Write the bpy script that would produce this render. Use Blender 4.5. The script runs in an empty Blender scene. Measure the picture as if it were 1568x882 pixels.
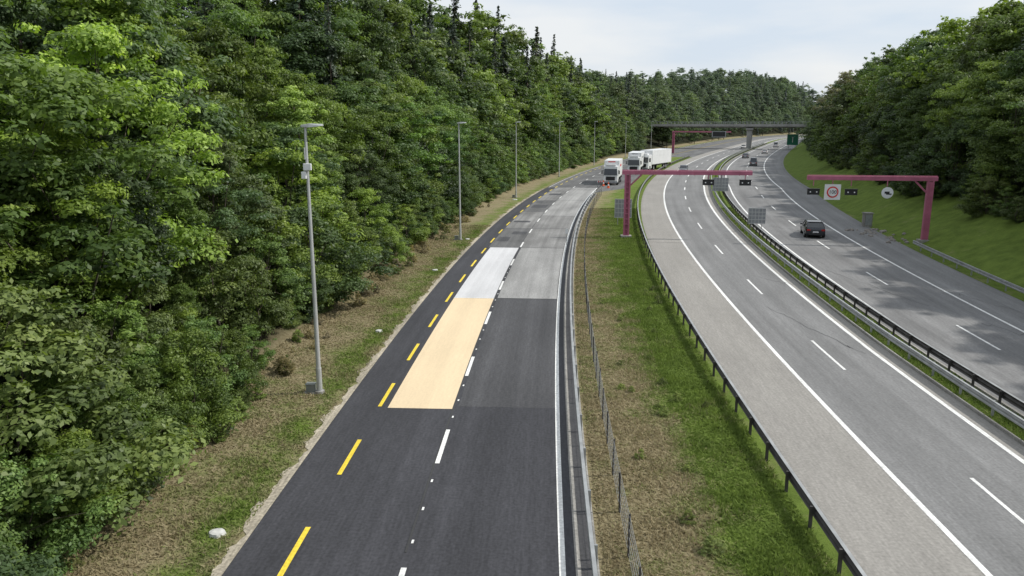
import bpy, math, random
import numpy as np
from mathutils import Vector, Matrix
rng=np.random.default_rng(7); random.seed(7)
scene=bpy.context.scene
COL=scene.collection

# ------------------------------------------------------------ curves (plan of the site, metres)
Md=np.array([[0,12.3],[18.7,12.8],[46,14.3],[77.5,17.3],[126,25],[168,34.3],[209,45.8],[294,76],[342,95],[447,137],[590,204]])
Ld=np.array([[0,-8.1],[18.7,-7.95],[30,-7.6],[43,-6.85],[55.5,-5.8],[75.4,-3.9],[96,-1.3],[121,2.8],[158.6,10.2],[190,17.6],[225,27.5],[300,53.5],[342,71],[447,112],[590,178]])
PM=np.polyfit(Md[:,0],Md[:,1],5); PL=np.polyfit(Ld[:,0],Ld[:,1],5)
def mk(P):
    dP=np.polyder(P)
    def f(D):
        D=np.asarray(D,float); Dc=np.clip(D,0,600)
        return np.polyval(P,Dc)+np.polyval(dP,Dc)*(D-Dc)
    def s(D):
        return np.polyval(dP,np.clip(np.asarray(D,float),0,600))
    return f,s
Mf,Ms=mk(PM); Lf,Ls=mk(PL)
def g(D): return 1+0.35*np.clip((np.asarray(D,float)-40)/105,0,1)
def ptM(D,o):
    o=np.where(np.asarray(o,float)>0,o*g(D),o); s=Ms(D); n=1/np.sqrt(1+s*s)
    return Mf(D)+o*n, D-o*n*s
def ptL(D,o):
    s=Ls(D); n=1/np.sqrt(1+s*s); o=np.asarray(o,float)
    return Lf(D)+o*n, D-o*n*s
def sstep(a,b,x):
    t=np.clip((x-a)/(b-a),0,1); return t*t*(3-2*t)
def left_o(x,y): 
    s=Ls(y); return (Lf(y)-x)/np.sqrt(1+s*s)
def right_o(x,y):
    s=Ms(y); return (x-Mf(y))/np.sqrt(1+s*s)-19.6*g(y)
def gz(x,y):
    x=np.asarray(x,float); y=np.asarray(y,float)
    ol=left_o(x,y); orr=right_o(x,y)
    zl=0.27*np.clip(ol-4.5,0,45)+0.1*np.clip(ol-50,0,90)
    zl=zl+sstep(420,900,y)*26*np.clip((ol-5)/60,0,1)
    zr=0.45*np.clip(orr-0.6,0,12)+0.22*np.clip(orr-12.6,0,60)
    zr=zr+np.clip(orr,0,6)/6*0.25*np.sin(x*.5+y*.23)
    return np.where(ol>0,zl,np.where(orr>0,zr,0.0))+0*x

# ------------------------------------------------------------ materials
def newmat(name):
    m=bpy.data.materials.new(name); m.use_nodes=True
    nt=m.node_tree; b=nt.nodes['Principled BSDF']; return m,nt,b
def N(nt,t,**k):
    n=nt.nodes.new(t)
    for a,v in k.items(): setattr(n,a,v)
    return n
def mat(name,c,rough=.7,metal=0.0,scale=3.0,amt=.15,bump=0.0,coord='Object',spec=.4):
    m,nt,b=newmat(name)
    tc=N(nt,'ShaderNodeTexCoord'); no=N(nt,'ShaderNodeTexNoise'); no.inputs['Scale'].default_value=scale; no.inputs['Detail'].default_value=6
    nt.links.new(tc.outputs[coord],no.inputs['Vector'])
    r=N(nt,'ShaderNodeValToRGB'); r.color_ramp.elements[0].position=.3; r.color_ramp.elements[1].position=.7
    r.color_ramp.elements[0].color=(*[max(0,x*(1-amt)) for x in c],1); r.color_ramp.elements[1].color=(*[min(1,x*(1+amt)) for x in c],1)
    nt.links.new(no.outputs['Fac'],r.inputs['Fac']); nt.links.new(r.outputs['Color'],b.inputs['Base Color'])
    b.inputs['Roughness'].default_value=rough; b.inputs['Metallic'].default_value=metal; b.inputs['Specular IOR Level'].default_value=spec
    if bump:
        bp=N(nt,'ShaderNodeBump'); bp.inputs['Strength'].default_value=bump; bp.inputs['Distance'].default_value=.02
        nt.links.new(no.outputs['Fac'],bp.inputs['Height']); nt.links.new(bp.outputs['Normal'],b.inputs['Normal'])
    return m
def road_mat(name,c,streak=.15,grain=.15,patch=.12,rough=.85,tracks=0.0):
    m,nt,b=newmat(name); L=nt.links
    uv=N(nt,'ShaderNodeUVMap'); 
    def noise(scv,sc,det=4):
        mp=N(nt,'ShaderNodeMapping'); mp.inputs['Scale'].default_value=scv; L.new(uv.outputs[0],mp.inputs[0])
        n=N(nt,'ShaderNodeTexNoise'); n.inputs['Scale'].default_value=sc; n.inputs['Detail'].default_value=det; L.new(mp.outputs[0],n.inputs['Vector']); return n.outputs['Fac']
    def rng_(v,a):
        q=N(nt,'ShaderNodeMapRange'); q.inputs[1].default_value=.3; q.inputs[2].default_value=.7; q.inputs[3].default_value=1-a; q.inputs[4].default_value=1+a; L.new(v,q.inputs[0]); return q.outputs[0]
    def mul(a,b_):
        q=N(nt,'ShaderNodeMath',operation='MULTIPLY'); L.new(a,q.inputs[0]); L.new(b_,q.inputs[1]); return q.outputs[0]
    f=rng_(noise((2.2,.035,1),1.0,5),streak)
    f=mul(f,rng_(noise((1,1,1),9,8),grain))
    f=mul(f,rng_(noise((.35,.12,1),1,3),patch))
    f=mul(f,rng_(noise((6,.6,1),2.0,6),grain*.7))
    if tracks:
        sx=N(nt,'ShaderNodeSeparateXYZ'); L.new(uv.outputs[0],sx.inputs[0])
        w=N(nt,'ShaderNodeMath',operation='MULTIPLY'); L.new(sx.outputs[0],w.inputs[0]); w.inputs[1].default_value=2*math.pi/1.75
        s=N(nt,'ShaderNodeMath',operation='SINE'); L.new(w.outputs[0],s.inputs[0])
        q=N(nt,'ShaderNodeMapRange'); q.inputs[1].default_value=-1; q.inputs[2].default_value=1; q.inputs[3].default_value=1-tracks; q.inputs[4].default_value=1+tracks; L.new(s.outputs[0],q.inputs[0])
        f=mul(f,q.outputs[0])
    mx=N(nt,'ShaderNodeVectorMath',operation='SCALE'); mx.inputs[0].default_value=c; L.new(f,mx.inputs['Scale'])
    L.new(mx.outputs[0],b.inputs['Base Color']); b.inputs['Roughness'].default_value=rough; b.inputs['Specular IOR Level'].default_value=.3
    return m
m_asph=road_mat('new_asphalt',(.046,.046,.052),.15,.25,.2,.7,.05)
m_asph2=road_mat('worn_asphalt',(.066,.066,.07),.18,.22,.16,.75,.06)
m_asph3=road_mat('old_asphalt',(.125,.125,.125),.16,.2,.3,.85,.03)
m_cream=road_mat('cream_surface',(.70,.56,.37),.04,.05,.05,.8,.02)
m_white=road_mat('white_surface',(.57,.57,.58),.07,.06,.1,.8,.03)
m_conc=road_mat('concrete_light',(.27,.268,.262),.16,.16,.2,.85,.05)
m_conc2=road_mat('concrete_grey',(.205,.203,.198),.22,.18,.3,.85,.05)
m_shld=road_mat('shoulder_concrete',(.27,.258,.238),.06,.16,.08,.9)
m_lane=road_mat('lane_asphalt_grey',(.182,.182,.181),.12,.16,.12,.85,.06)
m_lane2=road_mat('far_lane_asphalt',(.175,.174,.173),.14,.16,.16,.85,.05)
m_paint=road_mat('white_paint',(.72,.72,.7),.12,.2,.12,.6)
m_ypaint=road_mat('yellow_paint',(.75,.56,.05),.12,.2,.12,.6)
m_seal=road_mat('tar_seal',(.045,.045,.045),.1,.1,.1,.6)
m_dirt=road_mat('sand_edge',(.36,.32,.25),.2,.35,.3,.95)
m_kerb=road_mat('kerb_concrete',(.28,.27,.25),.2,.25,.25,.9)
m_steel=mat('galvanised_steel',(.36,.37,.37),.5,.4,2,.2)
m_steeld=mat('weathered_steel',(.075,.07,.068),.6,.4,2,.3)
m_steelg=mat('sign_back_grey',(.3,.31,.33),.55,.3,4,.15)
m_pole=mat('lamp_pole_metal',(.52,.53,.53),.45,.4,1.5,.12)
m_pink=mat('magenta_paint',(.40,.12,.19),.5,0,1.2,.18)
m_black=mat('black_panel',(.02,.02,.022),.5,0,3,.3)
m_whiteobj=mat('white_lacquer',(.72,.73,.74),.35,0,.8,.06)
m_red=mat('red_paint',(.6,.03,.03),.4,0,2,.1)
m_orange=mat('orange_plastic',(.8,.13,.03),.5,0,4,.1)
m_green=mat('green_sign',(.0,.16,.09),.4,0,2,.1)
m_glass=mat('dark_glass',(.02,.024,.028),.08,0,2,.2,spec=.7)
m_tire=mat('tyre_rubber',(.02,.02,.02),.9,0,9,.2)
m_bridge=mat('bridge_concrete',(.3,.295,.285),.85,0,.3,.2)
m_cab=mat('cabinet_grey',(.2,.215,.2),.6,0,2,.15)
m_rock=mat('stone_grey',(.24,.22,.2),.95,0,3,.35,bump=.4)
m_lid=mat('manhole_concrete',(.5,.5,.47),.9,0,6,.25,bump=.3)
m_bark=mat('bark',(.085,.07,.055),.95,0,6,.35,bump=.5)
m_barkl=mat('pale_bark',(.2,.18,.15),.95,0,6,.35,bump=.5)
m_tail=mat('tail_light',(.4,.01,.01),.3,0,5,.1)
m_head=mat('head_light',(.8,.8,.78),.15,0,5,.05)

def leaf_mat(name,trans=.3):
    m,nt,b=newmat(name); L=nt.links
    oi=N(nt,'ShaderNodeObjectInfo'); at=N(nt,'ShaderNodeAttribute'); at.attribute_name='shade'
    hs=N(nt,'ShaderNodeHueSaturation'); L.new(oi.outputs['Color'],hs.inputs['Color'])
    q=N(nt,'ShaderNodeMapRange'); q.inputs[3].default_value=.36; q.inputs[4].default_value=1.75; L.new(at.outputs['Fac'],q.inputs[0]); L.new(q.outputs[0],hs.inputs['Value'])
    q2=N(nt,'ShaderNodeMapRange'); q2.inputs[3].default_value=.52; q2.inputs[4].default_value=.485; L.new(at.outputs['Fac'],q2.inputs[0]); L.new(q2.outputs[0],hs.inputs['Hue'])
    hs.inputs['Saturation'].default_value=.95
    L.new(hs.outputs[0],b.inputs['Base Color']); b.inputs['Roughness'].default_value=.5; b.inputs['Specular IOR Level'].default_value=.3
    tr=N(nt,'ShaderNodeBsdfTranslucent'); v=N(nt,'ShaderNodeMix',data_type='RGBA',blend_type='MULTIPLY'); v.inputs[0].default_value=1
    L.new(hs.outputs[0],v.inputs[6]); v.inputs[7].default_value=(1.45,1.6,.6,1); L.new(v.outputs[2],tr.inputs['Color'])
    mx=N(nt,'ShaderNodeMixShader'); mx.inputs[0].default_value=trans
    L.new(b.outputs[0],mx.inputs[1]); L.new(tr.outputs[0],mx.inputs[2]); L.new(mx.outputs[0],nt.nodes['Material Output'].inputs['Surface'])
    return m
m_leaf=leaf_mat('broad_leaves',.3); m_needle=leaf_mat('needles',.1)

def grass_col(nt,bright=1.0):
    L=nt.links
    geo=N(nt,'ShaderNodeNewGeometry'); at=N(nt,'ShaderNodeAttribute'); at.attribute_name='dry'
    n1=N(nt,'ShaderNodeTexNoise'); n1.inputs['Scale'].default_value=.42; n1.inputs['Detail'].default_value=9; n1.inputs['Roughness'].default_value=.72; L.new(geo.outputs['Position'],n1.inputs['Vector'])
    n2=N(nt,'ShaderNodeTexNoise'); n2.inputs['Scale'].default_value=5; n2.inputs['Detail'].default_value=8; n2.inputs['Roughness'].default_value=.75; L.new(geo.outputs['Position'],n2.inputs['Vector'])
    n3=N(nt,'ShaderNodeTexNoise'); n3.inputs['Scale'].default_value=.9; n3.inputs['Detail'].default_value=4; L.new(geo.outputs['Position'],n3.inputs['Vector'])
    a=N(nt,'ShaderNodeMath',operation='MULTIPLY_ADD'); L.new(n1.outputs['Fac'],a.inputs[0]); a.inputs[1].default_value=2.9; L.new(at.outputs['Fac'],a.inputs[2])
    q=N(nt,'ShaderNodeMapRange'); q.inputs[1].default_value=1.75; q.inputs[2].default_value=2.55; q.inputs[4].default_value=.92; L.new(a.outputs[0],q.inputs[0])
    gr=N(nt,'ShaderNodeValToRGB'); e=gr.color_ramp.elements; e[0].position=.3; e[0].color=(.075*bright,.115*bright,.022*bright,1); e[1].position=.7; e[1].color=(.18*bright,.25*bright,.05*bright,1)
    ad=N(nt,'ShaderNodeMix',data_type='FLOAT'); ad.inputs[0].default_value=.55; L.new(n2.outputs['Fac'],ad.inputs[2]); L.new(n3.outputs['Fac'],ad.inputs[3]); L.new(ad.outputs[0],gr.inputs['Fac'])
    dr=N(nt,'ShaderNodeValToRGB'); e=dr.color_ramp.elements; e[0].position=.3; e[0].color=(.2*bright,.155*bright,.09*bright,1); e[1].position=.7; e[1].color=(.4*bright,.34*bright,.22*bright,1); L.new(n2.outputs['Fac'],dr.inputs['Fac'])
    mx=N(nt,'ShaderNodeMix',data_type='RGBA'); L.new(q.outputs[0],mx.inputs[0]); L.new(gr.outputs[0],mx.inputs[6]); L.new(dr.outputs[0],mx.inputs[7])
    return mx.outputs[2],n2
m_ground,nt,b=newmat('ground_soil_grass')
c,n2=grass_col(nt,.88)
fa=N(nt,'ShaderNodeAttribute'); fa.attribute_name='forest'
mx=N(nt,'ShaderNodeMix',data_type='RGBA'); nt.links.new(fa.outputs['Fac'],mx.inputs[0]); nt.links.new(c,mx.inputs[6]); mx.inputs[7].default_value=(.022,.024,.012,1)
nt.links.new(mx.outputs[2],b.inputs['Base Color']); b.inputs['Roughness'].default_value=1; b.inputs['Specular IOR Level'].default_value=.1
bp=N(nt,'ShaderNodeBump'); bp.inputs['Strength'].default_value=.7; bp.inputs['Distance'].default_value=.1; nt.links.new(n2.outputs['Fac'],bp.inputs['Height']); nt.links.new(bp.outputs[0],b.inputs['Normal'])
m_grass,nt,b=newmat('grass_blades')
c,n2=grass_col(nt,1.2); nt.links.new(c,b.inputs['Base Color']); b.inputs['Roughness'].default_value=.8; b.inputs['Specular IOR Level'].default_value=.2
tr=N(nt,'ShaderNodeBsdfTranslucent'); nt.links.new(c,tr.inputs['Color']); ms=N(nt,'ShaderNodeMixShader'); ms.inputs[0].default_value=.4
nt.links.new(b.outputs[0],ms.inputs[1]); nt.links.new(tr.outputs[0],ms.inputs[2]); nt.links.new(ms.outputs[0],nt.nodes['Material Output'].inputs['Surface'])

# ------------------------------------------------------------ mesh builder
class MB:
    def __init__(s): s.v=[];s.f=[];s.m=[];s.uv=[];s.mats=[]
    def mi(s,m):
        if m not in s.mats: s.mats.append(m)
        return s.mats.index(m)
    def add(s,vs,fs,m,uvs=None,T=None):
        b=len(s.v); k=s.mi(m)
        for p in vs:
            p=Vector(p); s.v.append(tuple(T@p) if T is not None else tuple(p))
        for f in fs:
            s.f.append([b+i for i in f]); s.m.append(k)
            for i in f: s.uv.append(uvs[i] if uvs else (vs[i][0],vs[i][1]))
    def box(s,c,d,m,T=None,taper=1.0):
        x,y,z=c; a,b_,h=d[0]/2,d[1]/2,d[2]/2; t=taper
        vs=[(x-a,y-b_,z-h),(x+a,y-b_,z-h),(x+a,y+b_,z-h),(x-a,y+b_,z-h),(x-a*t,y-b_*t,z+h),(x+a*t,y-b_*t,z+h),(x+a*t,y+b_*t,z+h),(x-a*t,y+b_*t,z+h)]
        s.add(vs,[(0,3,2,1),(4,5,6,7),(0,1,5,4),(1,2,6,5),(2,3,7,6),(3,0,4,7)],m,None,T)
    def tube(s,p0,p1,r0,r1,m,n=8,T=None,cap=True):
        p0=Vector(p0);p1=Vector(p1);d=(p1-p0).normalized()
        a=d.orthogonal().normalized(); c=d.cross(a); vs=[]
        for p,r in((p0,r0),(p1,r1)):
            for i in range(n):
                t=2*math.pi*i/n; vs.append(p+(a*math.cos(t)+c*math.sin(t))*r)
        fs=[(i,(i+1)%n,n+(i+1)%n,n+i) for i in range(n)]
        if cap: fs+= [tuple(range(n-1,-1,-1)),tuple(range(n,2*n))]
        s.add(vs,fs,m,None,T)
    def beam(s,p0,p1,w,h,m,T=None):
        p0=Vector(p0);p1=Vector(p1);d=(p1-p0); l=d.length; R=d.to_track_quat('Y','Z').to_matrix().to_4x4(); 
        X=Matrix.Translation((p0+p1)/2)@R
        if T is not None: X=T@X
        s.box((0,0,0),(w,l,h),m,X)
    def loft(s,rings,m,T=None,cap=True,closed=True):
        n=len(rings[0]); vs=[p for r in rings for p in r]; fs=[]
        for k in range(len(rings)-1):
            for i in range(n if closed else n-1):
                j=(i+1)%n; fs.append((k*n+i,k*n+j,(k+1)*n+j,(k+1)*n+i))
        if cap: fs+=[tuple(range(n-1,-1,-1)),tuple(range((len(rings)-1)*n,len(rings)*n))]
        s.add(vs,fs,m,None,T)
    def obj(s,name,parent=None,smooth=False,bevel=0):
        me=bpy.data.meshes.new(name); me.from_pydata(s.v,[],s.f)
        for m in s.mats: me.materials.append(m)
        me.polygons.foreach_set('material_index',s.m)
        ul=me.uv_layers.new(name='UVMap'); ul.data.foreach_set('uv',np.array(s.uv,dtype=np.float32).ravel())
        if smooth: me.polygons.foreach_set('use_smooth',[True]*len(s.f))
        me.update(); o=bpy.data.objects.new(name,me); COL.objects.link(o)
        if parent: o.parent=parent
        if bevel:
            md=o.modifiers.new('bevel','BEVEL'); md.width=bevel; md.segments=2; md.limit_method='ANGLE'
        return o
def empty(name,loc=(0,0,0)):
    o=bpy.data.objects.new(name,None); o.location=loc; COL.objects.link(o); return o

def strip(mb,pt,o0,o1,D0,D1,z,m,step=3.0):
    n=max(1,int(math.ceil((D1-D0)/step))); vs=[];uv=[];fs=[]
    for i in range(n+1):
        D=D0+(D1-D0)*i/n
        for o in (o0,o1):
            oo=o(D) if callable(o) else o
            x,y=pt(D,oo); vs.append((float(x),float(y),z)); uv.append((float(oo),D))
    for i in range(n): fs.append((2*i,2*i+1,2*i+3,2*i+2))
    mb.add(vs,fs,m,uv)

# ------------------------------------------------------------ ground sheet
rows=list(np.arange(-60,160,2.0))+list(np.arange(160,420,6.0))+list(np.arange(420,1100,20.0))+[1200,1500,2000,3000,4500]
lc=[0,.4,1,2,3,4,4.5,5.5,7,9,12,16,22,30,40,55,80,140,250,600,3000]
V=[]
for D in rows:
    s=float(Ls(D)); cs=1/math.sqrt(1+s*s); xs=[]
    for o in reversed(lc): xs.append(float(Lf(D))-o/cs)
    xl=float(Lf(D)); s2=float(Ms(D)); c2=1/math.sqrt(1+s2*s2); xr=float(Mf(D))+19.6*float(g(D))/c2; xm=float(Mf(D))
    mids=[xl+d for d in (5,9.6,10.4,11.2,12.2,13.5)]+[xm-7/c2,xm-5/c2,xm-3.9/c2,xm,xm+6*float(g(D)),xm+8*float(g(D)),xm+13*float(g(D))]
    xs+=mids
    for o in [0,.6,1.5,3,5,7,9,12.6,16,20,30,45,70,140,300,800,3000]: xs.append(xr+o/c2)
    for x in xs: V.append((x,D))
V=np.array(V); nc=len(xs); nr=len(rows)
def dryv(x,y):
    a=left_o(x,y); mo=(x-Mf(y))/np.sqrt(1+Ms(y)**2)
    d=np.interp(-a,[-7,-5,-3,-1.8,-.9,-.2,9.5,11.0,11.8,12.8,14,18],[1.2,1.25,1.05,.7,.45,.9,1.1,1.05,.85,.55,.2,.0])
    d=d+.6*np.exp(-((y-25)/9)**2-((-a-12.8)/1.8)**2)+.35*np.exp(-((y-42)/6)**2-((-a-13.2)/1.3)**2)
    d=np.where(mo>-6.5,np.interp(mo,[-6.5,-4.2,-3.6,6,8,19],[.0,.1,.4,.15,.15,.3]),d)
    d=np.where(right_o(x,y)>0,.0,d)
    return d
Z=gz(V[:,0],V[:,1]); DR=dryv(V[:,0],V[:,1])
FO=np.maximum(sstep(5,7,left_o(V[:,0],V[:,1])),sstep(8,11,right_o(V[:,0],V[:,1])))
me=bpy.data.meshes.new('ground')
F=[]
for i in range(nr-1):
    for j in range(nc-1):
        a=i*nc+j; F.append((a,a+1,a+nc+1,a+nc))
me.from_pydata([(float(a),float(b_),float(z)) for (a,b_),z in zip(V,Z)],[],F)
for nm,arr in(('dry',DR),('forest',FO)):
    at=me.attributes.new(nm,'FLOAT','POINT'); at.data.foreach_set('value',arr.astype(np.float32))
me.materials.append(m_ground); me.polygons.foreach_set('use_smooth',[True]*len(F)); me.update()
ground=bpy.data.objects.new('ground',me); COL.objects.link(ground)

# ------------------------------------------------------------ left road
mb=MB()
strip(mb,ptL,0,9.55,-30,900,.012,m_asph)
strip(mb,ptL,lambda D:4.95,9.1,31.5,52.3,.017,m_asph2)
strip(mb,ptL,1.95,4.72,31.2,52.2,.018,m_cream)
strip(mb,ptL,1.95,4.72,52.2,74.0,.018,m_white)
strip(mb,ptL,4.95,9.05,52.3,74.4,.018,m_conc)
strip(mb,ptL,4.75,9.05,74.4,100,.018,m_conc2)
strip(mb,ptL,4.75,9.05,100,143,.018,m_conc)
strip(mb,ptL,1.75,4.72,74.0,88,.018,m_asph3)
strip(mb,ptL,1.75,4.72,88,104,.018,m_conc2)
strip(mb,ptL,1.75,4.72,104,120,.018,m_asph3)
strip(mb,ptL,1.75,4.72,120,143,.018,m_conc2)
strip(mb,ptL,.3,9.2,143,900,.018,m_asph3)
strip(mb,ptL,9.6,lambda D:9.6+5*float(sstep(132,146,D)-sstep(250,262,D)),132,262,.012,m_asph3)
for d in (52.25,74.2,100,120.0,88.0): strip(mb,ptL,4.8,9.05,d-.1,d+.1,.022,m_seal,1)
strip(mb,ptL,4.72,4.79,20,143,.0225,m_seal)
for (d,a,b_,l) in((78,2.0,3.2,3),(83,3,4.6,2.2),(93,2,4,1.6),(109,2.2,4.4,4),(116,2,3,2),(128,2.4,4.4,3)): strip(mb,ptL,a,b_,d,d+l,.0215,m_asph2,1)
mb.obj('road')
mb=MB()
for D in np.arange(19.7-13,230,6.53):
    strip(mb,ptL,1.5,1.66,D-1.5,D+1.5,.026,m_ypaint,1.5)
for D in np.arange(27.35-19.4,300,9.72):
    strip(mb,ptL,4.77,4.93,D-1.55,D+1.55,.026,m_paint,1.5)
    if D<60:
        for k in (2.9,4.86,6.8): strip(mb,ptL,4.83,4.9,D+k-.1,D+k+.1,.027,m_paint,1)
strip(mb,ptL,9.1,9.28,-30,143,.026,m_paint,2)
strip(mb,ptL,.25,.36,143,900,.026,m_paint,3)
strip(mb,ptL,1.93,4.74,52.15,52.25,.0265,m_paint,1)
mb.obj('lane_marking')
mb=MB()
random.seed(3)
wob=lambda D:-.34-.1*math.sin(D*.9)-.1*math.sin(D*2.3+1)-.08*math.sin(D*5.1)-.05*math.sin(D*11.7)
strip(mb,ptL,wob,.0,-30,140,.02,m_dirt,.25)
strip(mb,ptL,9.55,9.7,-30,132,.03,m_kerb,2)
strip(mb,ptL,9.7,10.02,-30,132,.006,m_asph2,2)
strip(mb,ptL,10.02,10.2,-30,132,.04,m_kerb,2)
mb.obj('road_edge')

# ------------------------------------------------------------ motorway
mb=MB()
strip(mb,ptM,-3.45,-.05,-30,900,.012,m_shld)
strip(mb,ptM,-.05,5.25,-30,900,.0125,m_lane)
strip(mb,ptM,5.25,6.02,-30,900,.012,m_shld)
strip(mb,ptM,7.75,15.4,-30,900,.012,m_lane2)
strip(mb,ptM,15.4,19.1,-30,900,.0122,m_lane)
strip(mb,ptM,-12.5,-3.45,262,900,.008,m_asph3)
mb.obj('motorway')
mb=MB()
for o in (0,5.2): strip(mb,ptM,o-.1,o+.1,-30,900,.02,m_paint,2)
for D in np.arange(22-17*2,500,17.0):
    strip(mb,ptM,2.57,2.71,D-2.6,D+2.6,.02,m_paint,1.5)
    strip(mb,ptM,12.05,12.19,D+4-2.6,D+4+2.6,.02,m_paint,1.5)
strip(mb,ptM,8.55,8.72,-30,900,.02,m_paint,2); strip(mb,ptM,15.2,15.38,-30,900,.02,m_paint,2)
mb.obj('lane_marking')
mb=MB()
def crack(x0,y0,x1,y1,w=.035,amp=.35):
    n=18; pts=[]
    for i in range(n+1):
        t=i/n; pts.append((x0+(x1-x0)*t+random.gauss(0,amp*.25),y0+(y1-y0)*t+random.gauss(0,amp)))
    for a,b_ in zip(pts[:-1],pts[1:]):
        d=Vector((b_[0]-a[0],b_[1]-a[1],0)).normalized(); p=Vector((-d.y,d.x,0))*w*random.uniform(.5,1.2)
        A=Vector((*a,.0235));B=Vector((*b_,.0235)); mb.add([A-p,B-p,B+p,A+p],[(0,1,2,3)],m_seal)
crack(16.8,49,18.6,39,.015,.3); crack(17.6,24,17.9,22,.016,.12); crack(19,60,22.5,54,.015,.3); crack(25.8,62,27.5,50,.016,.4); crack(28.5,45,31,38,.018,.4)
crack(22,80,26,76,.02,.3); crack(13.9,77.3,17.2,76.5,.035,.05); crack(30,90,34,80,.02,.4); crack(31,56,33,46,.015,.4)
for D in (128,112): 
    x0,y0=ptM(D,-3.4); x1,y1=ptM(D,5); crack(float(x0),float(y0),float(x1),float(y1),.03,.03)
mb.obj('road_crack')
mb=MB()
for a,b_ in((6.02,6.14),(7.63,7.75)):
    strip(mb,ptM,a,b_,-30,700,.13,m_kerb); 
    for o in(a,b_):
        n=200; vs=[];uv=[]
        for i in range(n+1):
            D=-30+730*i/n; x,y=ptM(D,o); vs+= [(float(x),float(y),0),(float(x),float(y),.13)]; uv+=[(0,D),(.1,D)]
        mb.add(vs,[(2*i,2*i+2,2*i+3,2*i+1) for i in range(n)],m_kerb,uv)
mb.obj('kerb')

# ------------------------------------------------------------ guardrails
WP=[(-.02,.42),(.045,.47),(.045,.53),(-.02,.58),(.045,.64),(.045,.70),(-.02,.75)]
def guardrail(pt,off,D0,D1,side=1,sp=2.5,m=m_steel,mp=m_steel,step=2.0,sc=1.0):
    mb=MB(); n=int((D1-D0)/step); vs=[];uv=[]
    k=len(WP)*2
    for i in range(n+1):
        D=D0+(D1-D0)*i/n
        prof=[(a*side,z*sc) for a,z in WP]+[((a-.02)*side,z*sc) for a,z in reversed(WP)]
        x0,y0=pt(D,off); x1,y1=pt(D,off+.5); nx,ny=float(x1-x0),float(y1-y0); l=math.hypot(nx,ny); nx/=l; ny/=l
        for a,z in prof:
            vs.append((float(x0)+nx*a,float(y0)+ny*a,z)); uv.append((a,D))
    fs=[]
    for i in range(n):
        for j in range(k):
            j2=(j+1)%k; fs.append((i*k+j,i*k+j2,(i+1)*k+j2,(i+1)*k+j))
    fs+=[tuple(range(k)),tuple(range(n*k,(n+1)*k))]
    mb.add(vs,fs,m,uv)
    D=D0+1
    while D<D1:
        x,y=pt(D,off); s=float(Ms(D)); T=Matrix.Translation((float(x),float(y),0))@Matrix.Rotation(-math.atan(s),4,'Z')
        mb.box((-.11*side,0,.37*sc),(.1,.06,.74*sc),mp,T); mb.box((-.11*side,.045,.37*sc),(.012,.05,.74*sc),mp,T)
        mb.box((-.04*side,0,.6*sc),(.05,.1,.2*sc),mp,T)
        D+=sp
    return mb
def rail(pt,off,D0,D1,side,sp,m=m_steel,mp=m_steel,cap=True):
    mb=guardrail(pt,off,D0,D1,side,sp,m,mp)
    if cap: strip(mb,pt,off-.05,off+.06,D0,D1,.765,m_steel,2)
    mb.obj('guardrail')
rail(ptL,9.98,-20,131,-1,3.2)
rail(ptM,-3.9,-20,260,1,2.35,m_steeld,m_steeld)
rail(ptM,6.35,-20,420,-1,2.6)
rail(ptM,7.5,-20,420,1,2.2,m_steeld,m_steeld)
rail(ptM,19.35,-20,76,-1,3)

# wire fence
mb=MB()
D=-6.0
while D<130:
    x,y=ptL(D,11.05); x=float(x);y=float(y); lean=random.gauss(0,.03)
    mb.tube((x,y,0),(x+lean,y,1.35),.035,.03,m_steeld,6); D+=2.6
for z in (.15,.4,.65,.9,1.12,1.3):
    D=-6.0
    while D<130:
        a=ptL(D,11.05); b_=ptL(D+2.6,11.05); mb.beam((float(a[0]),float(a[1]),z),(float(b_[0]),float(b_[1]),z),.008,.008,m_steel); D+=2.6
D=12
while D<60:
    a=ptL(D,11.05); mb.box((float(a[0]),float(a[1]),.72),(.006,.006,1.16),m_steel); D+=.25
mb.obj('wire_fence')

# ------------------------------------------------------------ lamps
def lamp(D,off,cabinet=False,camera=False):
    x,y=ptL(D,off); x=float(x);y=float(y)
    e=empty('street_lamp',(x,y,0)); H=11.75
    rot=-math.atan(float(Ls(D))); e.rotation_euler[2]=rot
    mb=MB(); mb.tube((0,0,0),(0,0,1.2),.13,.125,m_pole,12); mb.tube((0,0,1.2),(0,0,H),.105,.055,m_pole,12); mb.tube((0,0,0),(0,0,.12),.22,.22,m_kerb,12)
    mb.obj('pole',e)
    mb=MB(); mb.tube((0,0,H),(.35,0,H+.05),.05,.04,m_pole,8)
    mb.loft([[(-.16,-.1,H-.02),(-.16,.1,H-.02),(-.16,.1,H+.08),(-.16,-.1,H+.08)],[(.2,-.17,H-.02),(.2,.17,H-.02),(.2,.15,H+.14),(.2,-.15,H+.14)],[(.75,-.15,H+.04),(.75,.15,H+.04),(.75,.1,H+.12),(.75,-.1,H+.12)]],m_pole)
    mb.obj('lamp_head',e,bevel=.01)
    if camera:
        mb=MB(); mb.box((.05,-.14,H-1.65),(.34,.12,.28),m_whiteobj); mb.box((-.12,-.13,H-2.0),(.2,.14,.3),m_whiteobj); mb.tube((-.13,-.1,H-1.8),(.1,-.1,H-1.8),.05,.05,m_pole)
        mb.box((-.04,-.13,H-1.1),(.05,.05,.5),m_pole)
        mb.obj('sensor_box',e,bevel=.02)
    if cabinet:
        mb=MB(); mb.box((-.4,.05,.2),(.38,.3,.4),m_cab); mb.box((-.4,.05,.42),(.44,.36,.04),m_cab); mb.box((-.4,.05,.03),(.6,.5,.06),m_kerb)
        mb.obj('cabinet',e)
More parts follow.
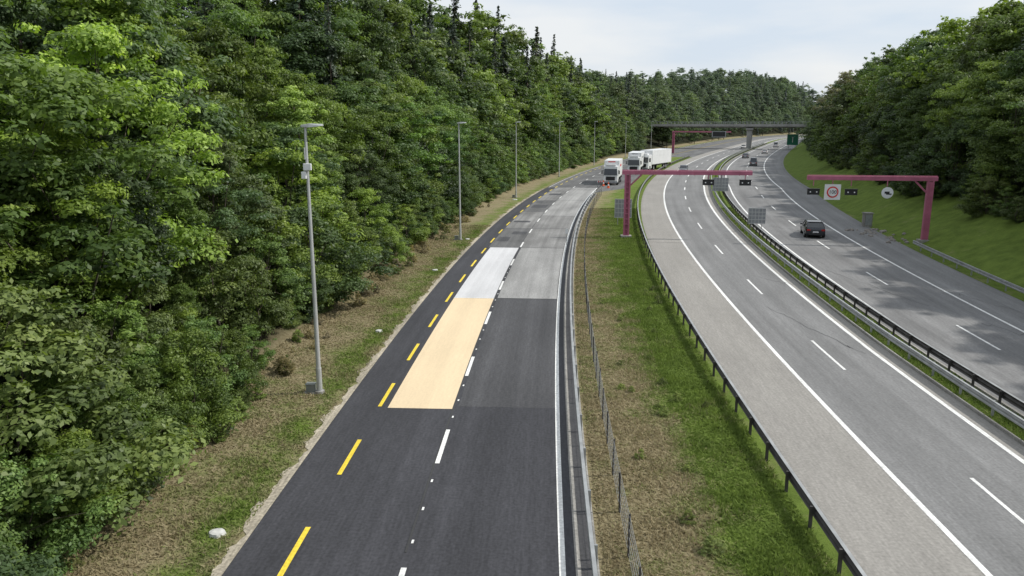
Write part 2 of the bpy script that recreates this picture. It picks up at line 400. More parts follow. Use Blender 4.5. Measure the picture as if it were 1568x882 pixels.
lamp(32.9,-1.5,True,True); lamp(78.4,-1.75,True); lamp(123,-2.1,True); lamp(170,-2.3); lamp(215,-2.3); lamp(262,-2.3); lamp(308,-2.4)
for (x,y,r) in((-8.75,20.8,.25),(-7.75,43.3,.22),(-6.3,62,.25),(-4.6,79,.25),(.4,120,.4)):
    mb=MB(); n=10
    ra=[(x+r*1.05*math.cos(t)*random.uniform(.9,1.1),y+r*math.sin(t)*random.uniform(.9,1.1),0) for t in np.linspace(0,2*math.pi,n,endpoint=False)]
    rb=[(x+(p[0]-x)*.85,y+(p[1]-y)*.85,.1) for p in ra]; rc=[(x+(p[0]-x)*.4,y+(p[1]-y)*.4,.12) for p in ra]
    mb.loft([ra,rb,rc],m_lid); mb.obj('manhole_cover')

# ------------------------------------------------------------ gantries
def gantry(base,tip,zb,H,width):
    e=empty('sign_gantry',(base[0],base[1],zb)); d=Vector((tip[0]-base[0],tip[1]-base[1],0)); L=d.length
    e.rotation_euler[2]=math.atan2(d.y,d.x)
    mb=MB(); w=width
    for sx in(-w/2+.09,w/2-.09):
        mb.box((sx,0,(H-.2)/2),(.18,.34,H-.2),m_pink)
    z=.25
    while z<H-.5:
        mb.box((0,0,z),(w-.36,.2,.12),m_pink); z+=.55
    mb.box((0,.1,H/2),(w-.37,.05,H-.5),m_pink)
    mb.box((0,0,.03),(w+.5,1.0,.3),m_kerb)
    mb.obj('post',e,bevel=.015)
    mb=MB(); mb.box((L/2-.3,0,H),(L+.6,.36,.4),m_pink); mb.box((L/2-.3,0,H+.26),(L+.6,.1,.06),m_pink)
    mb.beam((w/2,0,H-1.3),(w/2+1.1,0,H-.22),.16,.16,m_pink)
    k=.8
    while k<L: mb.box((k,-.2,H-.02),(.08,.04,.46),m_pink); k+=1.5
    mb.obj('beam',e,bevel=.015)
    return e,L
def hang(e,x,H,kind,s=1.0,z=None,side=-1):
    mb=MB(); zc=H-.95 if z is None else z; yy=side*.32
    mb.box((x,yy*.5,H-.45),(.07,.07,.6),m_pink)
    if kind=='lane':
        mb.box((x,yy,zc),(1.15*s,.18,.55*s),m_black); mb.box((x,yy,zc+.3*s),(1.25*s,.3,.04),m_black); mb.box((x-.3,yy+side*.1,zc),(.12,.02,.12),m_whiteobj); mb.box((x+.3,yy+side*.1,zc),(.12,.02,.12),m_whiteobj)
        mb.obj('lane_signal',e)
    else:
        r=.55*s
        if kind=='speed': mb.box((x,yy,zc),(1.5*s,.12,1.5*s),m_whiteobj)
        def disc(rad,y0,m): mb.tube((x,y0,zc),(x,y0+side*.03,zc),rad,rad,m,28)
        disc(r,yy+side*.07,m_red if kind=='speed' else m_whiteobj); disc(r*.76,yy+side*.11,m_whiteobj)
        if kind!='speed':
            mb.box((x+.05,yy+side*.16,zc+.02),(.45,.02,.2),m_black); mb.box((x-.12,yy+side*.16,zc-.12),(.5,.02,.1),m_black)
        mb.obj('traffic_sign',e)
        if kind=='speed':
            cu=bpy.data.curves.new('digits','FONT'); cu.body='100'; cu.size=.5; cu.align_x='CENTER'; cu.align_y='CENTER'; cu.extrude=.005
            t=bpy.data.objects.new('digits',cu); COL.objects.link(t); t.parent=e; t.location=(x,yy+side*.16,zc); 
            t.rotation_euler=(math.radians(90),0,0 if side<0 else math.pi); cu.materials.append(m_black)
e,L=gantry((12.05,80.8),(24.6,79.6),0,6.75,.62)
hang(e,8.2,6.75,'lane'); hang(e,11.9,6.75,'lane')
mb=MB(); mb.box((9.6,.3,6.1),(.1,.1,1.5),m_steelg); mb.obj('bracket',e)
zb=float(gz(40.6,75.2))
e,L=gantry((40.6,75.2),(29.2,76.8),zb,6.5-zb,.62)
for x,k in((10.9,'lane'),(9.1,'speed'),(7.35,'lane'),(4.0,'round')): hang(e,x,6.5-zb,k,1,side=1,z=5.15-zb)
e,L=gantry((60.5,294),(80,287),0,8.0,.9); 
mb=MB(); mb.box((16.5,-.5,7.2),(5,.3,2.2),m_steelg); mb.box((16.5,-.67,7.2),(4.4,.03,1.7),m_black); mb.obj('message_sign',e)

def signback(x,y,z0,z1,w,rot=0):
    e=empty('traffic_sign',(x,y,0)); e.rotation_euler[2]=rot; mb=MB()
    for s in(-w*.3,w*.3): mb.tube((s,0.06,0),(s,0.06,z1-.05),.04,.04,m_steel)
    mb.box((0,0,(z0+z1)/2),(w,.03,z1-z0),m_steelg)
    nz=4
    for i in range(nz+1): mb.box((0,-.04,z0+.04+(z1-z0-.08)*i/nz),(w,.05,.06),m_pole)
    for i in range(6): mb.box((-w/2+.04+(w-.08)*i/5,-.075,(z0+z1)/2),(.05,.02,z1-z0),m_pole)
    mb.obj('panel',e)
signback(13.0,90,.9,3.1,2.0,-.1); signback(27.1,85,.85,2.6,1.9,-.15); signback(33.9,126,.8,3.0,2.5,-.2)
e=empty('guide_post',(5.0,75.5,0)); mb=MB(); mb.tube((5.4-5,0,0),(.4,0,1.6),.03,.03,m_steel); mb.box((.4,-.04,1.35),(.28,.03,.5),m_whiteobj); mb.obj('post',e)
e=empty('direction_sign',(122,341,0)); e.rotation_euler[2]=-.36
mb=MB()
for s in(-1.5,1.5): mb.tube((s,.1,0),(s,.1,6),.1,.1,m_steel)
mb.box((0,0,4),(4.6,.1,4.6),m_green); mb.box((0,-.07,4),(.25,.03,2.4),m_whiteobj); mb.beam((0,-.07,4.6),(-.9,-.07,5.6),.25,.03,m_whiteobj); mb.beam((0,-.07,4.6),(.9,-.07,5.6),.25,.03,m_whiteobj); mb.obj('panel',e)
x,y=41.2,89; z=float(gz(x,y)); mb=MB(); mb.box((x,y,z+.7),(.9,.7,1.7),m_kerb); mb.box((x,y,z+1.58),(1.05,.85,.1),m_kerb); mb.box((x,y-.36,z+.8),(.7,.02,1.2),m_steelg); mb.obj('utility_cabinet')
mb=MB()
for i in range(40):
    x=random.uniform(37.2,41.5); y=random.uniform(76,86); z=float(gz(x,y)); r=random.uniform(.1,.32)
    rg=[]
    for k,(rr,zz) in enumerate(((1,0),(.9,.5),(.4,.85))):
        rg.append([(x+r*rr*math.cos(t)*random.uniform(.75,1.2),y+r*rr*math.sin(t)*random.uniform(.75,1.2),z+zz*r) for t in np.linspace(0,2*math.pi,7,endpoint=False)])
    mb.loft(rg,m_rock)
mb.obj('rock_pile')

# ------------------------------------------------------------ bridge
e=empty('road_bridge',(105,342,0)); e.rotation_euler[2]=-math.atan(.37)
mb=MB(); mb.box((-20,0,9.75),(100,8,.6),m_bridge); mb.box((-20,-4.15,10.1),(100,.35,1.0),m_bridge); mb.box((-20,4.15,10.1),(100,.35,1.0),m_bridge)
for bx in(-2.5,0,2.5): mb.box((-20,bx,9.25),(100,.6,.4),m_bridge)
mb.obj('deck',e)
mb=MB()
for px in(-1.5,-48,): 
    mb.loft([[(px-.9,-3,0),(px+.9,-3,0),(px+.9,3,0),(px-.9,3,0)],[(px-1.1,-3,8.2),(px+1.1,-3,8.2),(px+1.1,3,8.2),(px-1.1,3,8.2)]],m_bridge); mb.box((px,0,8.62),(3.0,7.4,.8),m_bridge)
mb.box((27,0,4.4),(4,9,9.0),m_bridge); mb.obj('pier',e)
mb=MB()
for y in(-4.15,4.15):
    mb.box((-20,y,11.6),(100,.12,.12),m_steelg); mb.box((-20,y,11.1),(100,.06,.06),m_steelg)
    k=-70
    while k<=30: mb.box((k,y,11.05),(.12,.1,1.0),m_steelg); k+=1.6
mb.obj('railing',e)

# ------------------------------------------------------------ vehicles
def car(x,y,rot,paint,s=1.0,kind='car'):
    e=empty('car' if kind=='car' else 'van',(x,y,.02)); e.rotation_euler[2]=rot; e.scale=(s,s,s)
    def ring(yy,w,zb,zt,sh=.9): 
        return [(-w*.88,yy,zb),(w*.88,yy,zb),(w,yy,zb+.16),(w*1.0,yy,zt-.2),(w*sh,yy,zt),(-w*sh,yy,zt),(-w*1.0,yy,zt-.2),(-w,yy,zb+.16)]
    st=[(-2.22,.72,.36,.86),(-2.12,.84,.26,.96),(-1.6,.9,.22,.98),(-.6,.91,.2,.96),(.6,.91,.2,.93),(1.3,.9,.22,.86),(1.9,.85,.24,.76),(2.16,.72,.3,.64)]
    mb=MB(); mb.loft([ring(*q) for q in st],paint); 
    hr=1.46 if kind=='car' else 1.95
    def cr(yy,wb,wt,zb,zt): return [(-wb,yy,zb),(wb,yy,zb),(wt,yy,zt),(-wt,yy,zt)]
    mb.obj('body',e,smooth=True,bevel=.03)
    mb=MB(); mb.loft([cr(-1.95,.78,.74,.9,.98),cr(-1.35,.82,.66,.92,hr-.06),(cr(-.4,.83,.67,.92,hr)),cr(.35,.83,.65,.9,hr-.05),cr(1.2,.8,.76,.86,.94)],m_glass); mb.obj('windows',e,smooth=False)
    mb=MB(); mb.loft([[(-.62,-1.4,hr-.05),(.62,-1.4,hr-.05),(.56,-1.4,hr-.01),(-.56,-1.4,hr-.01)],[(-.69,-.4,hr-.03),(.69,-.4,hr-.03),(.6,-.4,hr+.04),(-.6,-.4,hr+.04)],[(-.65,.4,hr-.07),(.65,.4,hr-.07),(.58,.4,hr-.01),(-.58,.4,hr-.01)]],paint)
    for sx in(-1,1):
        mb.beam((sx*.79,-1.9,.97),(sx*.66,-1.35,hr-.03),.07,.06,paint); mb.beam((sx*.79,1.2,.92),(sx*.66,.38,hr-.05),.06,.05,paint); mb.beam((sx*.835,-.45,.93),(sx*.68,-.42,hr),.06,.05,paint)
        mb.box((sx*.98,.75,.98),(.18,.1,.13),paint)
    mb.obj('roof',e)
    mb=MB()
    for sx in(-1,1):
        for yy in(-1.38,1.36):
            mb.tube((sx*.7,yy,.32),(sx*.92,yy,.32),.32,.32,m_tire,18); mb.tube((sx*.9,yy,.32),(sx*.935,yy,.32),.2,.19,m_pole,14)
    mb.obj('wheels',e)
    mb=MB()
    for sx in(-1,1):
        mb.box((sx*.64,-2.19,.78),(.3,.08,.14),m_tail); mb.box((sx*.6,2.1,.62),(.32,.1,.12),m_head)
    mb.box((0,-2.24,.6),(.5,.02,.11),m_whiteobj); mb.box((0,2.15,.42),(.9,.06,.14),m_black); mb.box((0,-2.2,.38),(1.2,.06,.14),m_black)
    mb.obj('lights',e)
p_dark=mat('car_paint_dark',(.02,.023,.03),.15,.3,1,.1,spec=.8); p_grey=mat('car_paint_grey',(.2,.21,.22),.25,.4,1,.1); p_white=mat('car_paint_white',(.7,.7,.7),.25,0,1,.05)
def hd(D): return -math.atan(float(Ms(D)))
def carM(D,off,paint,away=True,s=1.0,kind='car'):
    x,y=ptM(D,off); car(float(x),float(y),hd(D)+(0 if away else math.pi),paint,s,kind)
car(32.2,82,hd(82)-.12,p_dark,1.12)
carM(219,13.2,p_grey,True,1.1,'van'); carM(262,10.2,p_grey,True,1.1); carM(300,13.2,p_white,True,1.1); carM(372,13,p_white,True,1.2,'van')
carM(187,1.3,p_grey,False,1.1); carM(352,3.7,p_white,False,1.1)
def truck(x,y,rot,s=1.0,boxlen=8.0,stripe=m_red):
    e=empty('truck',(x,y,.02)); e.rotation_euler[2]=rot; e.scale=(s,s,s)
    mb=MB(); L=boxlen
    mb.box((0,-L/2-.1,2.55),(2.5,L,2.75),m_whiteobj); 
    for sx in(-1.253,1.253):
        mb.box((sx,-L/2-.1,1.2),(.02,L,.08),m_steel)
        mb.box((sx*1.001,-L*.45,3.0),(.012,L*.4,.35),stripe)
    mb.box((0,-L/2,.98),(1.0,L,.3),m_black)
    mb.box((0,-.085,3.72),(1.2,.02,.16),stripe); mb.box((0,-L-.12,2.9),(1.6,.03,.5),stripe); mb.box((0,-L-.12,.75),(2.4,.08,.2),m_black)
    for sx in(-1,1): mb.box((sx*1.0,-L-.14,.95),(.3,.06,.15),m_tail); mb.box((sx*.03,-L-.12,2.5),(.03,.03,2.6),m_steel)
    mb.obj('cargo_box',e,bevel=.03)
    mb=MB()
    mb.loft([[(-1.2,.05,.5),(1.2,.05,.5),(1.2,.05,3.1),(-1.2,.05,3.1)],[(-1.22,1.5,.5),(1.22,1.5,.5),(1.2,1.5,3.2),(-1.2,1.5,3.2)],[(-1.18,2.05,.45),(1.18,2.05,.45),(1.1,1.75,3.0),(-1.1,1.75,3.0)]],m_whiteobj)
    mb.obj('cab',e,bevel=.05)
    mb=MB(); mb.loft([[(-1.08,2.0,1.65),(1.08,2.0,1.65),(1.03,1.84,2.65),(-1.03,1.84,2.65)],[(-1.08,2.03,1.65),(1.08,2.03,1.65),(1.03,1.87,2.65),(-1.03,1.87,2.65)]],m_glass)
    for sx in(-1,1): mb.box((sx*1.222,1.2,2.1),(.02,.8,.75),m_glass)
    mb.obj('windscreen',e)
    mb=MB(); mb.box((0,2.06,1.1),(1.5,.06,.6),m_black); mb.box((0,2.1,.5),(2.3,.12,.3),m_steelg)
    for sx in(-1,1): mb.box((sx*.9,2.1,.75),(.35,.06,.2),m_head); mb.box((sx*1.42,1.8,2.1),(.16,.1,.6),m_black); mb.beam((sx*1.2,1.75,2.4),(sx*1.42,1.8,2.3),.04,.04,m_black)
    mb.box((0,1.2,3.25),(1.6,1.0,.25),m_whiteobj)
    mb.obj('grille',e)
    mb=MB()
    for sx in(-1,1):
        for yy in(1.1,-L*.62,-L*.62-1.35,-1.2): mb.tube((sx*.92,yy,.5),(sx*1.22,yy,.5),.5,.5,m_tire,18); mb.tube((sx*1.2,yy,.5),(sx*1.235,yy,.5),.28,.24,m_steelg,12)
    mb.obj('wheels',e)
th=-math.atan(.21)
truck(19.2,150,math.pi+th,1.15,8)
truck(28.6,182,math.pi+th-.03,1.2,9,m_steelg)
truck(33.0,192,math.pi+th-.3,1.25,12,m_whiteobj)
for (x,y) in((17.2,146),(17.6,141.5)):
    mb=MB(); mb.tube((x,y,.05),(x,y,1.1),.22,.05,m_orange,14); mb.box((x,y,.03),(.55,.55,.06),m_orange); mb.tube((x,y,.45),(x,y,.7),.17,.115,m_whiteobj,14); mb.obj('traffic_cone')
e=empty('construction_barrier',(16.4,144,0)); mb=MB()
for s in(-.5,.5): mb.box((s,0,.55),(.06,.06,1.1),m_steel); mb.box((s,0,.04),(.1,.6,.08),m_tire)
for i in range(6): mb.box((-.5+.2*i,-.05,1.0),(.2,.03,.25),m_red if i%2 else m_whiteobj)
mb.obj('board',e)

# ------------------------------------------------------------ trees
def fastmesh(name,verts,nq,shade,mat_leaf,trunk=None,tm=None):
    tv=np.array(trunk.v) if trunk and trunk.v else np.zeros((0,3)); nt_=len(tv)
    allv=np.vstack([verts,tv]); me=bpy.data.meshes.new(name)
    tf=trunk.f if trunk else []
    loops=np.concatenate([np.arange(nq*4)]+[np.array(f)+nq*4 for f in tf]) if tf else np.arange(nq*4)
    cnt=np.concatenate([np.full(nq,4),np.array([len(f) for f in tf],int)]) if tf else np.full(nq,4)
    st=np.concatenate([[0],np.cumsum(cnt)[:-1]])
    me.vertices.add(len(allv)); me.vertices.foreach_set('co',allv.astype(np.float32).ravel())
    me.loops.add(len(loops)); me.loops.foreach_set('vertex_index',loops.astype(np.int32))
    me.polygons.add(len(cnt)); me.polygons.foreach_set('loop_start',st.astype(np.int32)); me.polygons.foreach_set('loop_total',cnt.astype(np.int32))
    me.materials.append(mat_leaf); me.materials.append(tm or m_bark)
    me.polygons.foreach_set('material_index',np.concatenate([np.zeros(nq,int),np.ones(len(tf),int)]).astype(np.int32))
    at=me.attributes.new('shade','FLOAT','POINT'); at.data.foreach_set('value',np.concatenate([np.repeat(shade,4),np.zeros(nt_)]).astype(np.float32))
    me.update(calc_edges=True); return me
def unit(n):
    v=rng.normal(size=(n,3)); return v/np.linalg.norm(v,axis=1)[:,None]
def quads(pos,nrm,size,asp=.55):
    n=len(pos); t=np.cross(nrm,unit(n)); t/=np.linalg.norm(t,axis=1)[:,None]+1e-9; b_=np.cross(nrm,t)
    s=size[:,None]; return np.stack([pos+t*s,pos+b_*s*asp,pos-t*s,pos-b_*s*asp],1).reshape(-1,3)
def decid(name,H=12,R=3.6,t0=.2,ncl=120,per=210,ls=.12,clr=(.5,1.05),lobes=(.12,.3),tm=None):
    cs=[];rs=[]; ph=rng.uniform(0,6.28,4); lob=rng.uniform(*lobes,3)
    while len(cs)<ncl:
        t=rng.uniform(0,1); ang=rng.uniform(0,6.28)
        prof=(math.sin(math.pi*min(1,(t*.86+.12)))**.7)*(1-.25*t)
        Rr=R*prof*(1+lob[0]*math.sin(2*ang+ph[0]+3*t)+lob[1]*math.sin(3*ang+ph[1]-5*t)+lob[2]*math.sin(7*t+ph[2]))
        r=Rr*(rng.uniform(.3,1)**.45); c=np.array([math.cos(ang)*r,math.sin(ang)*r,H*(t0+(1-t0)*t*.95)]); cs.append(c); rs.append(rng.uniform(*clr)*(1.1-.35*t))
    for k in range(int(ncl*.16)):
        ang=rng.uniform(0,6.28); t=rng.uniform(.3,1.05); cs.append(np.array([math.cos(ang)*R*1.18*math.sin(math.pi*min(.97,t*.8+.12)),math.sin(ang)*R*1.18*math.sin(math.pi*min(.97,t*.8+.12)),H*(t0+(1-t0)*t)])); rs.append(clr[0]*.75)
    cs=np.array(cs);rs=np.array(rs); n=len(cs); cnt=(per*(rs/np.mean(rs))**2).astype(int); idx=np.repeat(np.arange(n),cnt); m=len(idx)
    d=unit(m); d[:,2]=np.where(d[:,2]<-.3,-d[:,2]*.7,d[:,2]); d/=np.linalg.norm(d,axis=1)[:,None]
    lump=1+.25*np.sin(d[:,0]*5+idx*1.7)*np.sin(d[:,1]*5+idx)*1.0
    rr=rs[idx]*(rng.uniform(.15,1,m)**.35)*lump*rng.uniform(.8,1.28,m)
    pos=cs[idx]+d*rr[:,None]*np.array([1.1,1.1,.72])
    nr=d+.75*unit(m)+np.array([0,0,.45]); nr/=np.linalg.norm(nr,axis=1)[:,None]
    size=ls*rng.uniform(.5,1.25,m)
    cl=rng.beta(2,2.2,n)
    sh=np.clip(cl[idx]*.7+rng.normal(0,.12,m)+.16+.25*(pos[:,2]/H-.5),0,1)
    tr=MB(); p=Vector((0,0,-.3)); rad=H*.016+.03; k=6
    for i in range(k):
        q=p+Vector((random.gauss(0,.12),random.gauss(0,.12),H*.8/k)); r2=rad*.78; tr.tube(p,q,rad,r2,m_bark,7,cap=False)
        if i>=1 or t0<.1:
            for j in range(3):
                c=cs[random.randrange(n)]; c=Vector(c); 
                if c.z>p.z: 
                    mid=p.lerp(c,.5)+Vector((0,0,.25)); tr.tube(p,mid,r2*.5,r2*.3,m_bark,5,cap=False); tr.tube(mid,c,r2*.3,.012,m_bark,4,cap=False)
        p=q; rad=r2
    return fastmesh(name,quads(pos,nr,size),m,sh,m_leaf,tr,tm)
def spruce(name,H=20,R=3.0,wh=60,nb=6,t0=.08,ragged=.25,dens=17,ls=1.0):
    P=[];NR=[];SZ=[];SH=[]; tr=MB(); tr.tube((0,0,-.3),(0,0,H*.98),.28,.02,m_bark,8)
    dz=H*(1-t0)/wh
    lob=rng.uniform(0,6.28,3)
    for i in range(wh):
        t=i/(wh-1); z0=H*(t0+(1-t0)*t); Rr=R*(1-t)**.8*(1+.14*math.sin(t*17+lob[0]))+.16
        for j in range(nb):
            z=z0+rng.uniform(-1.2,1.2)*dz*(1-t*.7)
            a=rng.uniform(0,6.28); ln=Rr*rng.uniform(1-ragged*1.7,1.15)*(1+.15*math.sin(2*a+lob[1]+t*4)); sh0=rng.uniform(.1,.8)
            n=max(5,int(ln*dens)); u=rng.uniform(.05,1,n)**.8
            px=np.cos(a)*ln*u; py=np.sin(a)*ln*u; side=rng.normal(0,.17,n)*(1.15-u)*ln*.6
            px2=px-np.sin(a)*side; py2=py+np.cos(a)*side; pz=z-ln*.42*u**1.2+ln*.16*u**3-np.abs(rng.normal(0,.2,n))
            P.append(np.stack([px2,py2,pz],1)); nn=np.stack([np.cos(a)*.6+rng.normal(0,.4,n),np.sin(a)*.6+rng.normal(0,.4,n),np.ones(n)*.6],1); NR.append(nn/np.linalg.norm(nn,axis=1)[:,None])
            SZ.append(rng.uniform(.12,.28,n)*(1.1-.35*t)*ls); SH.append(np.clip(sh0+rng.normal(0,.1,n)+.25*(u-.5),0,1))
            if j%3==0: tr.tube((0,0,z),(math.cos(a)*ln*.8,math.sin(a)*ln*.8,z-ln*.3),.03,.008,m_bark,3,cap=False)
    P=np.vstack(P);NR=np.vstack(NR);SZ=np.concatenate(SZ);SH=np.concatenate(SH)
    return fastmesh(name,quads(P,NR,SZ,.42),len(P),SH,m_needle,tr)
D_T=[decid('broadleaf_a'),decid('broadleaf_b',12,3.0,.15,105,220,.11,lobes=(.2,.4)),decid('broadleaf_c',12,4.3,.22,130,220,.115,(.45,1.1),lobes=(.2,.4)),decid('broadleaf_d',12,2.5,.1,90,220,.1,(.4,.9)),decid('broadleaf_e',12,3.9,.3,80,220,.12,(.45,1.1),lobes=(.2,.42),tm=m_barkl)]
D_F=[decid('broadleaf_far_a',12,3.6,.2,80,85,.185,(.5,1.15),(.15,.35)),decid('broadleaf_far_b',12,3.0,.15,75,85,.175,(.45,1.0),(.2,.4)),decid('broadleaf_far_c',12,4.2,.25,85,85,.185,(.5,1.2),(.2,.4)),decid('broadleaf_far_d',12,3.4,.25,60,85,.185,(.45,1.2),(.25,.45))]
S_T=[decid('shrub_a',5,2.3,.02,75,220,.075,(.3,.65)),decid('shrub_b',5,1.9,.02,70,220,.07,(.3,.6)),decid('shrub_c',5,2.7,.0,90,210,.08,(.3,.75))]
S_F=[decid('shrub_far_a',5,2.4,.0,50,80,.13,(.35,.8)),decid('shrub_far_b',5,2.0,.0,45,80,.12,(.35,.8))]
C_T=[spruce('spruce_a'),spruce('spruce_b',20,2.5,58,6,.12,.33),spruce('spruce_c',20,3.5,56,7,.2,.38)]
C_F=[spruce('spruce_far_a',20,3.2,44,5,.08,.3,9,1.6),spruce('spruce_far_b',20,2.6,44,5,.12,.35,9,1.5),spruce('spruce_far_c',20,3.8,42,6,.2,.4,9,1.7)]
greens=[(.108,.17,.033),(.095,.155,.034),(.13,.19,.033),(.078,.13,.038),(.095,.14,.045),(.16,.225,.036),(.072,.115,.036),(.115,.155,.042)]
darkg=[(.046,.07,.034),(.042,.07,.038),(.056,.078,.034)]
def plant(x,y,H,kind,parent=None,name='',col=None,bright=1.0,dz=-.15):
    d=math.hypot(x,y); far=d>130
    if kind=='d': me=random.choice(D_F if far else D_T);h0=12
    elif kind=='s': me=random.choice(S_F if far else S_T);h0=5
    else: me=random.choice(C_F if far else C_T);h0=20
    if col is None:
        if kind=='c': c=random.choice(darkg)
        else:
            k=int((math.sin(x*.11+1.3)+math.sin(y*.07+x*.03)+2.2)*3.1+random.uniform(-1.6,1.6)); c=greens[k%len(greens)]
    else: c=col
    o=bpy.data.objects.new(name,me); COL.objects.link(o); s=H/h0
    o.location=(x,y,float(gz(x,y))+dz); w=s*random.uniform(.85,1.25); o.scale=(w,w,s); o.rotation_euler=(random.gauss(0,.04),random.gauss(0,.04),random.uniform(0,6.28))
    j=random.uniform(.62,1.32)*bright; haze=min(.42,max(0,(d-200)/1100))
    c=[c[0]*j,c[1]*j,c[2]*j*random.uniform(.8,1.3)]; haze_col=(.13,.17,.17)
    c=[a*(1-haze)+b_*haze for a,b_ in zip(c,haze_col)]  # distance haze painted into the foliage colour: farther trees go paler and bluer
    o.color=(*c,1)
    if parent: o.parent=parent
    return o
NM={'d':'broadleaf_tree','s':'shrub','c':'spruce_tree'}
forest=empty('forest')
def row(side,off,D0,D1,sp,kinds,h0,h1,bright=1.0,jit=.4,skip=.06):
    D=D0
    while D<D1:
        o=off+random.uniform(-jit,jit)*sp; d=D+random.uniform(-.3,.3)*sp
        if side=='L': x,y=ptL(d,-o)
        else: 
            s=float(Ms(d)); n=1/math.sqrt(1+s*s); q=19.6*float(g(d))+o; x,y=float(Mf(d))+q*n,d-q*n*s
        k=random.choice(kinds); H=h0+(h1-h0)*random.random()**1.1
        if k=='c' and h0>10: H*=1.12
        if side=='L' and off>11: H*=1+.3*float(sstep(70,125,d)-sstep(250,340,d))
        near=(d<75 and off<14)
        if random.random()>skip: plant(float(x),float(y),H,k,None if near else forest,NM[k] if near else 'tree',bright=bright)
        D+=sp*random.uniform(.75,1.25)
# left side
row('L',5.5,10,34,2.0,'s',2.6,4.4,jit=.2,skip=0)
row('L',6.0,34,230,2.0,'s',1.6,4.2); row('L',7.8,4,320,2.6,'sssd',3.0,6.6,skip=.03); row('L',10.5,2,330,3.5,'ddds',5,10.5)
row('L',14,0,345,4.3,'dddd',8,15,.95); row('L',18.5,0,345,5.2,'dddc',11,19,.9); row('L',24,0,350,5.6,'dddc',14,23,.85)
row('L',31,0,350,6.2,'ddcc',16,25,.8); row('L',39,10,350,7,'ddcc',17,27,.8)
for k,o in enumerate((6,12,19,28,38,50,64,80)):
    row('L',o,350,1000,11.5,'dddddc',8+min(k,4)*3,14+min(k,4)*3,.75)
# right side
row('R',8.0,14,330,3.2,'s',2.2,4.8,.75); row('R',10.5,10,520,4.6,'dds',7,12,.75); row('R',14.5,10,560,5.4,'ddd',12,18,.82); row('R',20,10,600,6.4,'dddd',16,22,.95)
row('R',28,10,620,7.4,'dddc',17,23,1.0); row('R',38,20,620,9,'dddc',17,23,1.0)
# accents
for (x,y,H,c) in((-19.5,37,14.5,(.2,.29,.04)),(-23,43,17,(.17,.25,.04)),(-17.5,30,11,(.17,.25,.035)),(-17,62,13,(.15,.22,.035)),(-14.5,78,12,(.13,.2,.035)),(-13,90,13,(.11,.19,.04)),(-11,100,12,(.1,.19,.045)),(-22,52,15,(.16,.23,.04))):
    plant(x,y,H,'d',None,'broadleaf_tree',c)
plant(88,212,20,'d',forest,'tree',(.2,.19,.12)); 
for (x,y,H) in((6,262,30),(0,246,26),(-18,118,26),(-24,105,26),(-21,130,27),(-14,140,26),(-12,150,27),(-9,160,28),(-17,152,28),(-4,172,28),(-2,182,27),(-20,88,22),(-16,125,24),(4,195,27)):
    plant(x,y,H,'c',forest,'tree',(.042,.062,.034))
for i in range(26):
    D=random.uniform(20,60); x,y=ptL(D,random.uniform(12,16)); plant(float(x),float(y),random.uniform(.25,.6),'s',forest,'weed',(.17,.21,.05),dz=-.1)
for i in range(110):
    D=random.uniform(16,110); x,y=ptL(D,-random.uniform(3.6,5.4)); plant(float(x),float(y),random.uniform(.3,1.0),'s',forest,'weed',random.choice([(.19,.2,.07),(.3,.25,.13),(.14,.19,.04),(.26,.22,.12)]),dz=-.1)

# ------------------------------------------------------------ grass blades
def blades(fn,n,D0,D1,o0,o1):
    u=rng.uniform(0,1,n); D=D0+(D1-D0)*u**1.5; o=o0(D)+(o1(D)-o0(D))*rng.uniform(0,1,n) if callable(o0) else rng.uniform(o0,o1,n)
    x,y=fn(D,o); return np.stack([x,y],1)
gap=lambda D:(Mf(D)-Lf(D))/np.sqrt(1+Ls(D)**2)
A=blades(ptL,70000,13,90,-5.6,-.3)
B=blades(ptL,160000,13,110,lambda D:0*D+10.3,lambda D:gap(D)-4.0)
C=blades(ptM,36000,22,110,6.2,7.6)
Gp=np.vstack([A,B,C]); n=len(Gp); z=gz(Gp[:,0],Gp[:,1])
patch=.5+.5*np.sin(Gp[:,0]*1.3+np.sin(Gp[:,1]*.7)*2)*np.sin(Gp[:,1]*.9+1)
dr=dryv(Gp[:,0],Gp[:,1]); h=rng.uniform(.04,.13,n)*(.6+.9*patch)*(1.15-.4*np.clip(dr,0,1)); w=rng.uniform(.015,.035,n)*(1+Gp[:,1]/60)
a=rng.uniform(0,6.28,n); lean=rng.normal(0,.08,(n,2))
base=np.column_stack([Gp,z]); dx=np.column_stack([np.cos(a)*w,np.sin(a)*w,np.zeros(n)])
tri=np.stack([base-dx,base+dx,base+np.column_stack([lean,h])],1).reshape(-1,3)
me=bpy.data.meshes.new('grass'); me.vertices.add(3*n); me.vertices.foreach_set('co',tri.astype(np.float32).ravel())
me.loops.add(3*n); me.loops.foreach_set('vertex_index',np.arange(3*n,dtype=np.int32)); me.polygons.add(n)
me.polygons.foreach_set('loop_start',np.arange(0,3*n,3,dtype=np.int32)); me.polygons.foreach_set('loop_total',np.full(n,3,dtype=np.int32))
at=me.attributes.new('dry','FLOAT','POINT'); at.data.foreach_set('value',(np.repeat(dr+rng.normal(0,.2,n),3)).astype(np.float32))
me.materials.append(m_grass); me.update(calc_edges=True); o=bpy.data.objects.new('grass',me); COL.objects.link(o)

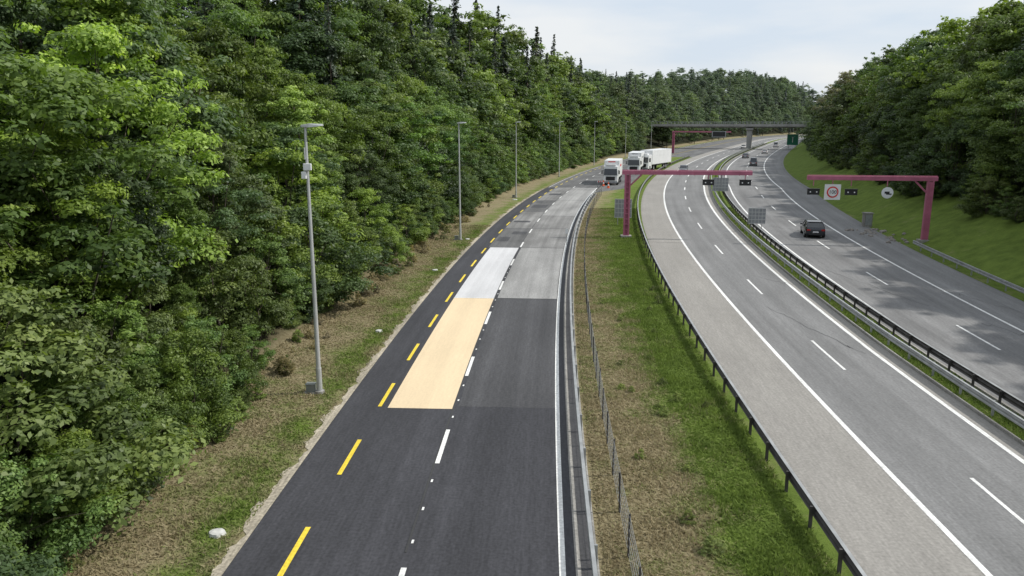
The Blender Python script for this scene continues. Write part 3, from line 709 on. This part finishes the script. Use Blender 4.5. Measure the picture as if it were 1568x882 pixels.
# ------------------------------------------------------------ light
EL=43
to_sun=Vector((.985,.1,0)).normalized()*math.cos(math.radians(EL))+Vector((0,0,math.sin(math.radians(EL))))
sd=bpy.data.lights.new('sun','SUN'); sd.energy=3.8; sd.angle=math.radians(.9); sd.color=(1,.965,.9)
so=bpy.data.objects.new('sun',sd); so.rotation_euler=(-to_sun).to_track_quat('-Z','Y').to_euler(); COL.objects.link(so)
w=bpy.data.worlds.new("World"); scene.world=w; w.use_nodes=True; nt=w.node_tree; L=nt.links
bg=nt.nodes['Background']; bg.inputs['Strength'].default_value=.1
sk=N(nt,'ShaderNodeTexSky',sky_type='NISHITA'); sk.sun_disc=False; sk.sun_elevation=math.radians(EL); sk.sun_rotation=math.atan2(to_sun.x,to_sun.y); sk.dust_density=2
tc=N(nt,'ShaderNodeTexCoord'); mp=N(nt,'ShaderNodeMapping'); mp.inputs['Scale'].default_value=(1,1,4.5); L.new(tc.outputs['Generated'],mp.inputs[0])
no=N(nt,'ShaderNodeTexNoise'); no.inputs['Scale'].default_value=3.0; no.inputs['Detail'].default_value=6; no.inputs['Roughness'].default_value=.5; L.new(mp.outputs[0],no.inputs['Vector'])
r=N(nt,'ShaderNodeMapRange'); r.inputs[1].default_value=.38; r.inputs[2].default_value=.62; r.inputs[3].default_value=0; r.inputs[4].default_value=1; L.new(no.outputs['Fac'],r.inputs[0])
cl=N(nt,'ShaderNodeMix',data_type='RGBA'); L.new(r.outputs[0],cl.inputs[0]); cl.inputs[6].default_value=(7.3,8.2,9.3,1); cl.inputs[7].default_value=(9.3,9.5,9.7,1)
mx=N(nt,'ShaderNodeMix',data_type='RGBA'); mx.inputs[0].default_value=.86; L.new(sk.outputs[0],mx.inputs[6]); L.new(cl.outputs[2],mx.inputs[7])
L.new(mx.outputs[2],bg.inputs['Color'])

# ------------------------------------------------------------ camera
cd=bpy.data.cameras.new('camera'); cd.sensor_width=36; cd.lens=27.09; cd.clip_end=8000; cd.clip_start=.1
co=bpy.data.objects.new('camera',cd); co.location=(0,0,12); co.rotation_euler=(math.radians(90-12.24),0,0); COL.objects.link(co); scene.camera=co
scene.view_settings.view_transform='Standard'; scene.view_settings.look='None'; scene.view_settings.exposure=0
